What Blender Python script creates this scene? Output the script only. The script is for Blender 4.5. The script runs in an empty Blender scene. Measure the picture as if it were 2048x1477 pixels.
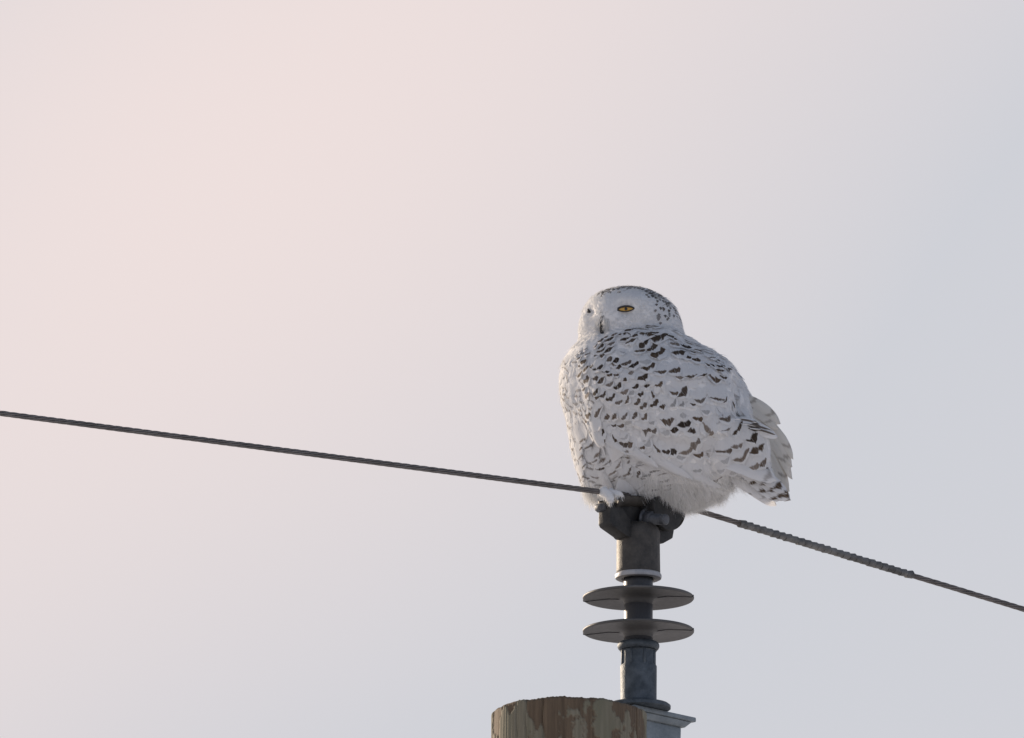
import bpy, bmesh, math, random
from mathutils import Vector, Matrix, noise
from mathutils.bvhtree import BVHTree
random.seed(11)
RAD = math.radians
scene = bpy.context.scene
C = scene.collection

# ------------------------------------------------------------------ camera
ELEV, DIST = RAD(13.0), 36.0
SE, CE = math.sin(ELEV), math.cos(ELEV)
RT, UP, FW = Vector((1, 0, 0)), Vector((0, -SE, CE)), Vector((0, CE, SE))
AIM = Vector((-0.252, 0, 1.65 + DIST * SE))
cd = bpy.data.cameras.new('camera'); cam = bpy.data.objects.new('camera', cd); C.objects.link(cam)
cam.location = AIM - FW * DIST
cam.rotation_euler = (RAD(90) + ELEV, 0, 0)
cd.sensor_width = 36; cd.lens = 36 * DIST / 2.048
cd.clip_start = 0.5; cd.clip_end = 20000
scene.camera = cam

# ------------------------------------------------------------------ sky, sun, exposure
SUN_AZ, SUN_EL = RAD(-43), RAD(15)          # azimuth measured from +Y (away from the camera), negative = left
SUN = Vector((math.sin(SUN_AZ) * math.cos(SUN_EL), math.cos(SUN_AZ) * math.cos(SUN_EL), math.sin(SUN_EL)))
world = bpy.data.worlds.new('World'); scene.world = world; world.use_nodes = True
nt = world.node_tree; nt.nodes.clear()
def N(t, kind, **kw):
    n = t.nodes.new(kind)
    for k, v in kw.items():
        setattr(n, k, v)
    return n
out = N(nt, 'ShaderNodeOutputWorld'); bg = N(nt, 'ShaderNodeBackground'); bg.inputs[1].default_value = 1.0
nt.links.new(bg.outputs[0], out.inputs[0])
sky = N(nt, 'ShaderNodeTexSky', sky_type='NISHITA', sun_disc=False)
sky.sun_elevation = SUN_EL; sky.sun_rotation = SUN_AZ
sc_ = N(nt, 'ShaderNodeVectorMath', operation='SCALE'); sc_.inputs['Scale'].default_value = 0.10
nt.links.new(sky.outputs[0], sc_.inputs[0])
# thin high cloud sheet: soft rolling bands all over the sky, rose on one flank and lavender grey on the other
tc = N(nt, 'ShaderNodeTexCoord')
gdir = (RT * 0.68 - UP * 0.73).normalized(); hdir = (RT * 0.73 + UP * 0.68).normalized()
dt = N(nt, 'ShaderNodeVectorMath', operation='DOT_PRODUCT'); dt.inputs[1].default_value = gdir
nt.links.new(tc.outputs['Generated'], dt.inputs[0])
nz = N(nt, 'ShaderNodeTexNoise'); nz.inputs['Scale'].default_value = 14; nz.inputs['Detail'].default_value = 1.0
nt.links.new(tc.outputs['Generated'], nz.inputs['Vector'])
PERIOD = 0.100
P0 = FW.dot(gdir)
m1 = N(nt, 'ShaderNodeMath', operation='MULTIPLY_ADD'); m1.inputs[1].default_value = 2 * math.pi / PERIOD
m1.inputs[2].default_value = -2 * math.pi / PERIOD * P0 - 0.35
nt.links.new(dt.outputs['Value'], m1.inputs[0])
m2 = N(nt, 'ShaderNodeMath', operation='MULTIPLY_ADD'); m2.inputs[1].default_value = 0.8
nt.links.new(nz.outputs[0], m2.inputs[0]); nt.links.new(m1.outputs[0], m2.inputs[2])
ms = N(nt, 'ShaderNodeMath', operation='SUBTRACT'); ms.inputs[1].default_value = 0.4
nt.links.new(m2.outputs[0], ms.inputs[0])
sn0 = N(nt, 'ShaderNodeMath', operation='SINE'); nt.links.new(ms.outputs[0], sn0.inputs[0])
dt2 = N(nt, 'ShaderNodeVectorMath', operation='DOT_PRODUCT'); dt2.inputs[1].default_value = hdir
nt.links.new(tc.outputs['Generated'], dt2.inputs[0])
h1 = N(nt, 'ShaderNodeMath', operation='MULTIPLY_ADD'); h1.inputs[1].default_value = 2 * math.pi / 0.085
h1.inputs[2].default_value = -2 * math.pi / 0.085 * FW.dot(hdir) + 0.15
nt.links.new(dt2.outputs['Value'], h1.inputs[0])
h2 = N(nt, 'ShaderNodeMath', operation='COSINE'); nt.links.new(h1.outputs[0], h2.inputs[0])
sn = N(nt, 'ShaderNodeMath', operation='MULTIPLY_ADD'); sn.inputs[1].default_value = -0.22
nt.links.new(h2.outputs[0], sn.inputs[0]); nt.links.new(sn0.outputs[0], sn.inputs[2])
mr = N(nt, 'ShaderNodeMapRange'); mr.inputs[1].default_value = -1.22; mr.inputs[2].default_value = 0.36
nt.links.new(sn.outputs[0], mr.inputs[0])
cmx = N(nt, 'ShaderNodeMix', data_type='RGBA'); cmx.inputs[6].default_value = (0.878, 0.757, 0.735, 1)
cmx.inputs[7].default_value = (0.640, 0.645, 0.690, 1)
nt.links.new(mr.outputs[0], cmx.inputs[0])
sz = N(nt, 'ShaderNodeSeparateXYZ'); nt.links.new(tc.outputs['Generated'], sz.inputs[0])
cvr = N(nt, 'ShaderNodeMapRange', interpolation_type='SMOOTHSTEP')          # the sheet thins towards the zenith
cvr.inputs[1].default_value = 0.2; cvr.inputs[2].default_value = 0.9; cvr.inputs[3].default_value = 0.95; cvr.inputs[4].default_value = 0.25
nt.links.new(sz.outputs[2], cvr.inputs[0])
mx = N(nt, 'ShaderNodeMix', data_type='RGBA'); nt.links.new(cvr.outputs[0], mx.inputs[0])
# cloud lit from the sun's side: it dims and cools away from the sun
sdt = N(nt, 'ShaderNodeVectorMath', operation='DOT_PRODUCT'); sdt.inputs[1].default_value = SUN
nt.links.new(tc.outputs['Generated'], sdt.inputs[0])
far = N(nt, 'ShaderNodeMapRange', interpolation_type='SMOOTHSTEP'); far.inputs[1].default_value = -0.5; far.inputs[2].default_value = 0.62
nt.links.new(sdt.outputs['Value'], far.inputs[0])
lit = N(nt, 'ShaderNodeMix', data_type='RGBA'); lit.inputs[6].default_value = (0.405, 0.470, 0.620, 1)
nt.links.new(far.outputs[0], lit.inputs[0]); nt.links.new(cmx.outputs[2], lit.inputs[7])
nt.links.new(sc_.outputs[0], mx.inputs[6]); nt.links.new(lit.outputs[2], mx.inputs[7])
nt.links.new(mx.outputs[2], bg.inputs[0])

sl = bpy.data.lights.new('sun', 'SUN'); so = bpy.data.objects.new('sun', sl); C.objects.link(so)
sl.energy = 5.0; sl.angle = RAD(2.0); sl.color = (1.0, 0.82, 0.63)
so.location = AIM + SUN * 50
so.rotation_euler = (-SUN).to_track_quat('-Z', 'Y').to_euler()
vs = scene.view_settings
vs.view_transform = 'Standard'; vs.look = 'None'; vs.exposure = 0.0; vs.gamma = 1.0; vs.use_curve_mapping = False

# ------------------------------------------------------------------ helpers
def W(px, py, dep=0.0):
    """a point of the place: photograph column and row read off at a chosen real depth"""
    k = (DIST + dep) / DIST / 1000.0
    return AIM + RT * ((px - 1024) * k) - UP * ((py - 738.5) * k) + FW * dep
CAM = cam.location.copy()
def pix(p):
    d = p - CAM
    w = d.dot(FW)
    k = DIST / w * 1000.0
    return 1024 + d.dot(RT) * k, 738.5 - d.dot(UP) * k, w - DIST
def zrow(py, y=0.0):
    """height of the row on a vertical line at depth y"""
    s = (738.5 - py) / 1000.0
    dz = s
    for _ in range(6):
        dep = dz * SE + y * CE
        dz = (s * (DIST + dep) / DIST + y * SE) / CE
    return AIM.z + dz
def obj(name, verts, faces, mat, parent=None, smooth=True):
    me = bpy.data.meshes.new(name); me.from_pydata([tuple(v) for v in verts], [], faces); me.update()
    if smooth:
        me.polygons.foreach_set('use_smooth', [True] * len(me.polygons))
    me.materials.append(mat)
    o = bpy.data.objects.new(name, me); C.objects.link(o)
    if parent is not None:
        o.parent = parent
    return o
def bmobj(name, bm, mat, parent=None, smooth=False):
    me = bpy.data.meshes.new(name); bm.to_mesh(me); bm.free()
    if smooth:
        me.polygons.foreach_set('use_smooth', [True] * len(me.polygons))
    me.materials.append(mat)
    o = bpy.data.objects.new(name, me); C.objects.link(o)
    if parent is not None:
        o.parent = parent
    return o
def thing(name, label, cat, loc=(0, 0, 0)):
    o = bpy.data.objects.new(name, None); C.objects.link(o); o.empty_display_size = 0.1
    o['label'] = label; o['category'] = cat
    return o
def shade_sharp(o, ang=35):
    me = o.data
    bm = bmesh.new(); bm.from_mesh(me)
    for e in bm.edges:
        if len(e.link_faces) == 2 and e.calc_face_angle(0) > RAD(ang):
            e.smooth = False
    bm.to_mesh(me); bm.free()
    return o
def lathe(prof, seg=96, jit=0.0, center=(0, 0)):
    """prof: list of (radius, z), closed into a surface of revolution with end caps"""
    v, f = [], []
    for i, (r, z) in enumerate(prof):
        for j in range(seg):
            a = 2 * math.pi * j / seg
            rr = r + (noise.noise(Vector((math.cos(a) * 9, math.sin(a) * 9, z * 60))) * jit if jit else 0)
            v.append((center[0] + rr * math.cos(a), center[1] + rr * math.sin(a), z))
    n = len(prof)
    for i in range(n - 1):
        for j in range(seg):
            k = (j + 1) % seg
            f.append((i * seg + j, i * seg + k, (i + 1) * seg + k, (i + 1) * seg + j))
    f.append(tuple(range(seg))[::-1]); f.append(tuple((n - 1) * seg + j for j in range(seg)))
    return v, f
def prism(poly, lo, hi, ax, ay, az, org):
    """polygon (a, b) in axes ax, ay extruded along az from lo to hi"""
    n = len(poly)
    v = [org + ax * a + ay * b + az * lo for a, b in poly] + [org + ax * a + ay * b + az * hi for a, b in poly]
    f = [tuple(range(n))[::-1], tuple(range(n, 2 * n))]
    for i in range(n):
        j = (i + 1) % n
        f.append((i, j, n + j, n + i))
    return v, f
def bevelled(name, vf, mat, parent, w=0.003, seg=2):
    bm = bmesh.new(); vs_ = [bm.verts.new(p) for p in vf[0]]
    for f in vf[1]:
        bm.faces.new([vs_[i] for i in f])
    bmesh.ops.recalc_face_normals(bm, faces=bm.faces)
    bmesh.ops.bevel(bm, geom=list(bm.edges), offset=w, segments=seg, affect='EDGES', profile=0.6, clamp_overlap=True)
    o = bmobj(name, bm, mat, parent, True)
    return shade_sharp(o, 50)
def tube(path, rad, seg=10):
    v, f = [], []
    n = len(path)
    for i, p in enumerate(path):
        t = (path[min(i + 1, n - 1)] - path[max(i - 1, 0)]).normalized()
        a = t.orthogonal().normalized() if i == 0 else (a - t * a.dot(t)).normalized()
        b = t.cross(a)
        r = rad(i / (n - 1)) if callable(rad) else rad
        for j in range(seg):
            q = 2 * math.pi * j / seg
            v.append(p + (a * math.cos(q) + b * math.sin(q)) * r)
    for i in range(n - 1):
        for j in range(seg):
            k = (j + 1) % seg
            f.append((i * seg + j, i * seg + k, (i + 1) * seg + k, (i + 1) * seg + j))
    f.append(tuple(range(seg))[::-1]); f.append(tuple((n - 1) * seg + j for j in range(seg)))
    return v, f

# ------------------------------------------------------------------ materials
def newmat(name):
    m = bpy.data.materials.new(name); m.use_nodes = True
    t = m.node_tree; b = t.nodes['Principled BSDF']
    return m, t, b
def speckled(name, c1, c2, scale, rough, metal=0.0, bump=0.2, bscale=None, dist=0.001, rvar=0.1, stretch=None):
    m, t, b = newmat(name)
    co = N(t, 'ShaderNodeTexCoord'); src = co.outputs['Object']
    if stretch:
        mp = N(t, 'ShaderNodeMapping'); mp.inputs['Scale'].default_value = stretch
        t.links.new(src, mp.inputs[0]); src = mp.outputs[0]
    n1 = N(t, 'ShaderNodeTexNoise'); n1.inputs['Scale'].default_value = scale; n1.inputs['Detail'].default_value = 6
    n1.inputs['Roughness'].default_value = 0.65
    t.links.new(src, n1.inputs['Vector'])
    r = N(t, 'ShaderNodeValToRGB'); r.color_ramp.elements[0].position = 0.35; r.color_ramp.elements[1].position = 0.68
    r.color_ramp.elements[0].color = (*c1, 1); r.color_ramp.elements[1].color = (*c2, 1)
    t.links.new(n1.outputs[0], r.inputs[0]); t.links.new(r.outputs[0], b.inputs['Base Color'])
    b.inputs['Roughness'].default_value = rough; b.inputs['Metallic'].default_value = metal
    n2 = N(t, 'ShaderNodeTexNoise'); n2.inputs['Scale'].default_value = bscale or scale * 6; n2.inputs['Detail'].default_value = 4
    t.links.new(src, n2.inputs['Vector'])
    rr = N(t, 'ShaderNodeMapRange'); rr.inputs[3].default_value = rough - rvar; rr.inputs[4].default_value = min(1, rough + rvar)
    t.links.new(n2.outputs[0], rr.inputs[0]); t.links.new(rr.outputs[0], b.inputs['Roughness'])
    bp = N(t, 'ShaderNodeBump'); bp.inputs['Strength'].default_value = bump; bp.inputs['Distance'].default_value = dist
    t.links.new(n2.outputs[0], bp.inputs['Height']); t.links.new(bp.outputs[0], b.inputs['Normal'])
    return m
M_clamp = speckled('cast_clamp_metal', (0.020, 0.020, 0.020), (0.050, 0.048, 0.045), 45, 0.62, 0.3, 0.5, 260)
M_neck = speckled('weathered_brown_casting', (0.034, 0.031, 0.028), (0.075, 0.067, 0.058), 50, 0.6, 0.2, 0.7, 320)
M_bolt = speckled('dull_bolt_steel', (0.060, 0.064, 0.072), (0.13, 0.135, 0.145), 60, 0.55, 0.5, 0.3, 400)
M_ring = speckled('pale_flange_metal', (0.30, 0.30, 0.31), (0.46, 0.45, 0.45), 40, 0.5, 0.3, 0.2, 250)
M_poly = speckled('grey_polymer', (0.066, 0.065, 0.064), (0.090, 0.088, 0.087), 16, 0.55, 0.0, 0.15, 120)
M_core = speckled('dark_polymer_core', (0.022, 0.022, 0.025), (0.034, 0.034, 0.038), 20, 0.42, 0.0, 0.15, 120)
M_galv = speckled('galvanised_steel', (0.040, 0.052, 0.064), (0.105, 0.125, 0.145), 38, 0.6, 0.35, 0.7, 300)
M_galv_l = speckled('pale_galvanised_steel', (0.15, 0.175, 0.19), (0.27, 0.30, 0.315), 26, 0.62, 0.3, 0.8, 240)
M_strand = speckled('weathered_aluminium', (0.115, 0.102, 0.096), (0.20, 0.182, 0.172), 30, 0.6, 0.35, 0.3, 300)
M_tape = speckled('grey_armour_tape', (0.060, 0.059, 0.057), (0.235, 0.228, 0.22), 26, 0.65, 0.25, 0.4, 200)
M_snow = speckled('snow_field', (0.74, 0.75, 0.78), (0.84, 0.84, 0.85), 0.15, 0.8, 0.0, 0.6, 3.0, 0.05)

# ------------------------------------------------------------------ ground
gv, gf = [], []
R_ = [0, 2, 5, 10, 20, 40, 80, 160, 320, 700, 1500, 4000, 9000]
for i, r in enumerate(R_):
    for j in range(72):
        a = 2 * math.pi * j / 72
        x, y = r * math.cos(a), r * math.sin(a)
        gv.append((x, y, noise.noise(Vector((x * 0.05, y * 0.05, 0))) * 0.12 if 3 < r < 2000 else 0))
for i in range(len(R_) - 1):
    for j in range(72):
        k = (j + 1) % 72
        gf.append((i * 72 + j, i * 72 + k, (i + 1) * 72 + k, (i + 1) * 72 + j))
g = obj('ground', gv, gf, M_snow); g['kind'] = 'structure'

# ------------------------------------------------------------------ line direction (seen from above) and support axis
LD = Vector((0.69, 0.72, 0)).normalized()          # along the conductor, from the left to the right of the photograph
QD = Vector((LD.y, -LD.x, 0))                      # across it, towards the viewer's right
ZD = Vector((0, 0, 1))

# ------------------------------------------------------------------ wooden pole
PC = Vector((-0.139, -0.157))
ptop = zrow(1393, PC.y - 0.152)
m, t, b = newmat('weathered_pole_wood'); M_wood = m
at = N(t, 'ShaderNodeAttribute', attribute_name='wear')
co = N(t, 'ShaderNodeTexCoord'); mp = N(t, 'ShaderNodeMapping'); mp.inputs['Scale'].default_value = (1, 1, 0.05)
t.links.new(co.outputs['Object'], mp.inputs[0])
ng = N(t, 'ShaderNodeTexNoise'); ng.inputs['Scale'].default_value = 170; ng.inputs['Detail'].default_value = 5
t.links.new(mp.outputs[0], ng.inputs['Vector'])
nb = N(t, 'ShaderNodeTexNoise'); nb.inputs['Scale'].default_value = 22; nb.inputs['Detail'].default_value = 3
mp2 = N(t, 'ShaderNodeMapping'); mp2.inputs['Scale'].default_value = (1, 1, 0.25)
t.links.new(co.outputs['Object'], mp2.inputs[0]); t.links.new(mp2.outputs[0], nb.inputs['Vector'])
ca = N(t, 'ShaderNodeMix', data_type='RGBA'); ca.inputs[6].default_value = (0.145, 0.127, 0.085, 1); ca.inputs[7].default_value = (0.225, 0.202, 0.148, 1)
cb = N(t, 'ShaderNodeMix', data_type='RGBA'); cb.inputs[6].default_value = (0.082, 0.056, 0.034, 1); cb.inputs[7].default_value = (0.150, 0.106, 0.066, 1)
cg = N(t, 'ShaderNodeMix', data_type='RGBA'); cg.inputs[6].default_value = (0.15, 0.142, 0.095, 1)
mpr = N(t, 'ShaderNodeMapRange'); mpr.inputs[1].default_value = 0.3; mpr.inputs[2].default_value = 0.7
t.links.new(ng.outputs[0], mpr.inputs[0])
mpb = N(t, 'ShaderNodeMapRange'); mpb.inputs[1].default_value = 0.30; mpb.inputs[2].default_value = 0.52
t.links.new(nb.outputs[0], mpb.inputs[0])
t.links.new(mpr.outputs[0], ca.inputs[0]); t.links.new(mpr.outputs[0], cb.inputs[0])
t.links.new(ca.outputs[2], cg.inputs[7]); t.links.new(mpb.outputs[0], cg.inputs[0])
cm = N(t, 'ShaderNodeMix', data_type='RGBA')
t.links.new(at.outputs['Fac'], cm.inputs[0]); t.links.new(cb.outputs[2], cm.inputs[6]); t.links.new(cg.outputs[2], cm.inputs[7])
t.links.new(cm.outputs[2], b.inputs['Base Color']); b.inputs['Roughness'].default_value = 0.85
bp = N(t, 'ShaderNodeBump'); bp.inputs['Strength'].default_value = 0.7; bp.inputs['Distance'].default_value = 0.0025
t.links.new(ng.outputs[0], bp.inputs['Height']); t.links.new(bp.outputs[0], b.inputs['Normal'])

pole = thing('utility_pole', 'weathered round wooden utility pole with brown patches and ragged cut top', 'utility pole')
SEG = 420
zs = [0.0016 * i for i in range(100)] + [0.16 + 0.02 * i for i in range(1, 20)] + [0.7, 1.0, 1.5, 2.2, 3.5, 5.0, 6.5, ptop + 0.4]
pv, pf, pw = [], [], []
cracks = [(random.uniform(0, 6.283), random.uniform(0.1, 0.5)) for _ in range(16)]
for i, dz in enumerate(zs):
    for j in range(SEG):
        a = 2 * math.pi * j / SEG
        ca_, sa_ = math.cos(a), math.sin(a)
        rag = noise.noise(Vector((a * 30, 3.1, 0))) * 0.0018 + noise.noise(Vector((a * 9, 7.7, 0))) * 0.002 + noise.noise(Vector((a * 2, 1.7, 0))) * 0.005
        z = ptop - dz + rag * max(0, 1 - dz / 0.05)
        p3 = Vector((ca_ * 3.6, sa_ * 3.6, dz * 11))
        q = noise.noise(p3) + 0.45 * noise.noise(p3 * 2.7) + 0.22 * noise.noise(p3 * 7) + 0.1 * noise.noise(p3 * 21)
        step = noise.noise(Vector((ca_ * 11, sa_ * 11, 0))) * 0.16
        w = min(1, max(0, (q + step + 0.26 - (0.34 * max(0, 1 - dz / 0.05))) * 8))
        r = 0.1515 * (1 + 0.006 * dz) + 0.0022 * w + 0.0009 * noise.noise(Vector((a * 40, dz * 2, 0))) + 0.0035 * noise.noise(Vector((ca_ * 2, sa_ * 2, dz)))
        for (ac, ln) in cracks:
            d = abs((a - ac + math.pi + 0.03 * noise.noise(Vector((dz * 20, ac, 0)))) % (2 * math.pi) - math.pi)
            if d < 0.016 and dz < ln:
                r -= 0.006 * (1 - d / 0.016)
        r -= 0.006 * max(0, 1 - dz / 0.006) ** 2
        pv.append((PC.x + r * ca_, PC.y + r * sa_, z)); pw.append(w)
for i in range(len(zs) - 1):
    for j in range(SEG):
        k = (j + 1) % SEG
        pf.append((i * SEG + j, (i + 1) * SEG + j, (i + 1) * SEG + k, i * SEG + k))
base = len(pv)
for r in (0.10, 0.05):
    for j in range(SEG):
        a = 2 * math.pi * j / SEG
        pv.append((PC.x + r * math.cos(a), PC.y + r * math.sin(a), ptop - 0.002 + 0.002 * noise.noise(Vector((math.cos(a) * r * 90, math.sin(a) * r * 90, 0))))); pw.append(0.5)
for j in range(SEG):
    k = (j + 1) % SEG
    pf.append((j, k, base + k, base + j)); pf.append((base + j, base + k, base + SEG + k, base + SEG + j))
pf.append(tuple(base + SEG + j for j in range(SEG)))
po = obj('shaft', pv, pf, M_wood, pole)
at_ = po.data.attributes.new('wear', 'FLOAT', 'POINT'); at_.data.foreach_set('value', pw)

# ------------------------------------------------------------------ steel bracket on the pole
brk = thing('pole_top_bracket', 'pale galvanised steel bracket bolted to the side of the wooden pole', 'bracket')
zp = zrow(1421)
def frus(t0, t1, q0, q1, z0, T0, T1, Q0, Q1, z1):
    v = [LD * a + QD * b_ + ZD * z for (a, b_, z) in
         ((t0, q0, z0), (t1, q0, z0), (t1, q1, z0), (t0, q1, z0), (T0, Q0, z1), (T1, Q0, z1), (T1, Q1, z1), (T0, Q1, z1))]
    return v, [(3, 2, 1, 0), (4, 5, 6, 7), (0, 1, 5, 4), (1, 2, 6, 5), (2, 3, 7, 6), (3, 0, 4, 7)]
bevelled('top_plate', frus(-0.050, 0.130, -0.075, 0.036, zp - 0.010, -0.050, 0.130, -0.075, 0.036, zp), M_galv_l, brk, 0.003)
bevelled('rib', frus(-0.050, 0.106, -0.066, 0.028, zp - 0.0235, -0.050, 0.122, -0.072, 0.033, zp - 0.0105), M_galv_l, brk, 0.003)
bevelled('bracket_body', frus(-0.056, 0.088, -0.060, 0.0235, zp - 0.30, -0.056, 0.100, -0.060, 0.0235, zp - 0.023), M_galv_l, brk, 0.004)
for zz in (0.12, 0.24):
    p = LD * 0.02 + QD * 0.0235 + ZD * (zp - zz)
    v, f = tube([p - QD * 0.004, p + QD * 0.014], 0.013, 6)
    obj('bolt_head', v, f, M_bolt, brk, False)

# ------------------------------------------------------------------ line post insulator
ins = thing('line_post_insulator', 'grey polymer line post insulator with two round sheds under the owl', 'insulator')
Z = lambda py: zrow(py)
# base flange, barrel, ring
zb0, zb1 = zp + 0.001, Z(1405)
v, f = lathe([(0.060, zb0), (0.064, zb0 + 0.002), (0.064, zb0 + 0.008), (0.060, zb0 + 0.011), (0.040, zb0 + 0.013), (0.036, zb0 + 0.018)], 96, 0.0006)
shade_sharp(obj('base_flange', v, f, M_galv, ins))
prof = []
zt = Z(1303); zc = Z(1331)
for (r, z) in [(0.0360, zb0 + 0.010), (0.0362, Z(1380)), (0.0365, Z(1350)), (0.0365, zc - 0.002), (0.0346, zc + 0.001), (0.0346, zt - 0.002), (0.0365, zt)]:
    prof.append((r, z))
v, f = lathe(prof, 96, 0.0004); shade_sharp(obj('barrel', v, f, M_galv, ins))
for k in range(8):                                     # raised ribs between the crimped flats of the barrel neck
    a = RAD(45 * k - 90 + 20)
    n_ = Vector((math.cos(a), math.sin(a), 0)); s_ = Vector((-math.sin(a), math.cos(a), 0))
    v, f = prism([(-0.0026, zc - 0.001), (0.0026, zc - 0.001), (0.0026, zt + 0.001), (-0.0026, zt + 0.001)], 0.030, 0.0364, s_, ZD, n_, Vector((0, 0, 0)))
    bevelled('crimp_rib', (v, f), M_galv, ins, 0.0008, 1)
zr = Z(1293)
prof = [(0.030, zr - 0.012)]
for k in range(13):
    a = -math.pi / 2 + math.pi * k / 12
    prof.append((0.0345 + 0.0075 * math.cos(a), zr + 0.0085 * math.sin(a)))
prof.append((0.030, zr + 0.0095))
v, f = lathe(prof, 96, 0.0003); obj('ring', v, f, M_galv, ins)
# core and sheds
v, f = lathe([(0.0292, zr), (0.0292, Z(1285)), (0.0285, Z(1270)), (0.0288, Z(1200)), (0.0292, Z(1165)), (0.0292, Z(1150))], 96)
obj('core', v, f, M_core, ins)
for k, py in enumerate((1196.5, 1263.0)):
    z0 = Z(py)
    prof = [(0.0286, z0 - 0.016), (0.0292, z0 - 0.009), (0.0315, z0 - 0.0035), (0.037, z0 - 0.0006), (0.060, z0 + 0.0010), (0.1000, z0 - 0.0016), (0.1070, z0 - 0.0026), (0.1098, z0 - 0.0024), (0.1110, z0 - 0.0010), (0.1112, z0 + 0.0012), (0.1100, z0 + 0.0026),
            (0.106, z0 + 0.0036), (0.09, z0 + 0.0062), (0.06, z0 + 0.0100), (0.042, z0 + 0.0125), (0.034, z0 + 0.0150), (0.0292, z0 + 0.020)]
    v, f = lathe(prof, 144); sh = obj('shed', v, f, M_poly, ins)
    for s in (0, 1):                                   # mould seam below the shed
        a = RAD(-12 + 180 * s)
        n_ = Vector((math.cos(a), math.sin(a), 0)); s_ = Vector((-math.sin(a), math.cos(a), 0))
        pts = [(0.036, z0 - 0.0022), (0.06, z0 - 0.0002), (0.10, z0 - 0.0028), (0.1075, z0 - 0.0040), (0.1128, z0 - 0.0020), (0.1128, z0 + 0.0015), (0.105, z0 + 0.0020), (0.05, z0 + 0.003)]
        v, f = prism(pts, -0.0004, 0.0004, n_, ZD, s_, Vector((0, 0, 0)))
        obj('mould_seam', v, f, M_core, sh, False)
# upper flange and neck
z1 = Z(1152.5)
v, f = lathe([(0.033, z1 - 0.004), (0.034, z1 - 0.0065), (0.043, z1 - 0.0070), (0.0458, z1 - 0.0055), (0.0465, z1 - 0.002), (0.0465, z1 + 0.0015), (0.0450, z1 + 0.0040), (0.0435, z1 + 0.0050), (0.040, z1 + 0.0055)], 96)
shade_sharp(obj('upper_flange', v, f, M_ring, ins), 50)
v, f = lathe([(0.0425, z1 + 0.003), (0.0440, z1 + 0.0075), (0.0435, z1 + 0.014), (0.0432, Z(1100)), (0.0430, Z(1078)), (0.0440, Z(1068)), (0.041, Z(1058)), (0.034, Z(1050))], 96, 0.0005)
obj('neck', v, f, M_neck, ins)
# clamp: trough body, keeper, bolt, nut
clamp = obj('clamp', *prism([(-0.047, Z(1083)), (0.050, Z(1083)), (0.078, Z(1068)), (0.086, Z(1042)), (0.080, Z(1008)), (-0.060, Z(1008)), (-0.055, Z(1045))], -0.026, 0.004, LD, ZD, QD, Vector((0, 0, 0))), M_clamp, ins, False)
bevelled('rib', prism([(-0.012, Z(1078)), (0.050, Z(1083)), (0.078, Z(1068)), (0.084, Z(1042)), (0.078, Z(1012)), (0.002, Z(1012)), (-0.006, Z(1040)), (-0.016, Z(1060))], 0.0045, 0.022, LD, ZD, QD, Vector((0, 0, 0))), M_clamp, clamp, 0.003)
clamp.modifiers.new('bevel', 'BEVEL').width = 0.004
bevelled('jaw', prism([(-0.097, Z(1018)), (-0.099, Z(1064)), (-0.094, Z(1069)), (-0.046, Z(1085)), (-0.030, Z(1078)), (-0.040, Z(1050)), (-0.062, Z(1030)), (-0.080, Z(1024))], -0.017, 0.018, LD, ZD, QD, Vector((0, 0, 0))), M_clamp, clamp, 0.004)
p = LD * -0.096 + ZD * Z(1029)
v, f = tube([p + QD * -0.022, p + QD * 0.004], 0.0095, 6); bevelled('end_nut', (v, f), M_bolt, clamp, 0.0015, 1)
# flared trough lip
v, f = [], []
for i in range(15):
    tt = -0.084 + 0.184 * i / 14
    fl = 0.020 + 0.010 * abs((tt + 0.0) / 0.1) ** 2.2
    for j in range(17):
        a = math.pi * (1.0 + j / 16)
        c_ = LD * tt + ZD * (Z(1000) + 0.002 - 0.020 * abs(tt / 0.1) ** 2.0)
        for rr in (fl, fl - 0.005):
            v.append(c_ + QD * (rr * 1.15 * math.cos(a)) + ZD * (rr * 0.95 * math.sin(a)))
for i in range(14):
    for j in range(16):
        a0 = (i * 17 + j) * 2; a1 = a0 + 2; b0 = a0 + 34; b1 = b0 + 2
        f += [(a0, b0, b1, a1), (a0 + 1, a1 + 1, b1 + 1, b0 + 1)]
        if j == 0: f.append((a0, a0 + 1, b0 + 1, b0))
        if j == 15: f.append((a1, b1, b1 + 1, a1 + 1))
for j in range(16):
    for i in (0, 14):
        a0 = (i * 17 + j) * 2; f.append((a0, a0 + 2, a0 + 3, a0 + 1))
obj('trough', v, f, M_neck, clamp)
pts = []
for k in range(28):
    a = 2 * math.pi * k / 28
    pts.append((0.044 * math.cos(a), 0.050 * math.sin(a) * (1.0 if math.sin(a) < 0 else 0.40)))
kc = LD * 0.048 + QD * 0.026 + ZD * (Z(1010))
kp = bevelled('keeper', prism(pts, -0.004, 0.012, LD, ZD, QD, kc), M_clamp, clamp, 0.004)
bc = LD * 0.004 + ZD * Z(1037)
bd = (QD * 0.985 - ZD * 0.17 + LD * 0.06).normalized()
v, f = tube([bc + bd * 0.018, bc + bd * 0.034], 0.0165, 6); bevelled('nut', (v, f), M_bolt, clamp, 0.002, 2)
v, f = lathe([(0.0205, 0.0), (0.0205, 0.003), (0.008, 0.0032)], 32)
mt = Matrix.Translation(bc + bd * 0.015) @ bd.to_track_quat('Z', 'Y').to_matrix().to_4x4()
obj('washer', [mt @ Vector(q) for q in v], f, M_bolt, clamp)
prof = []
for k in range(23):
    prof.append((0.0098 if k % 2 else 0.0112, 0.03 + 0.0013 * k))
prof += [(0.0098, 0.060), (0.0110, 0.0605), (0.0110, 0.0690), (0.0085, 0.0712)]
v, f = lathe(prof, 28)
mt = Matrix.Translation(bc) @ bd.to_track_quat('Z', 'Y').to_matrix().to_4x4()
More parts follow.
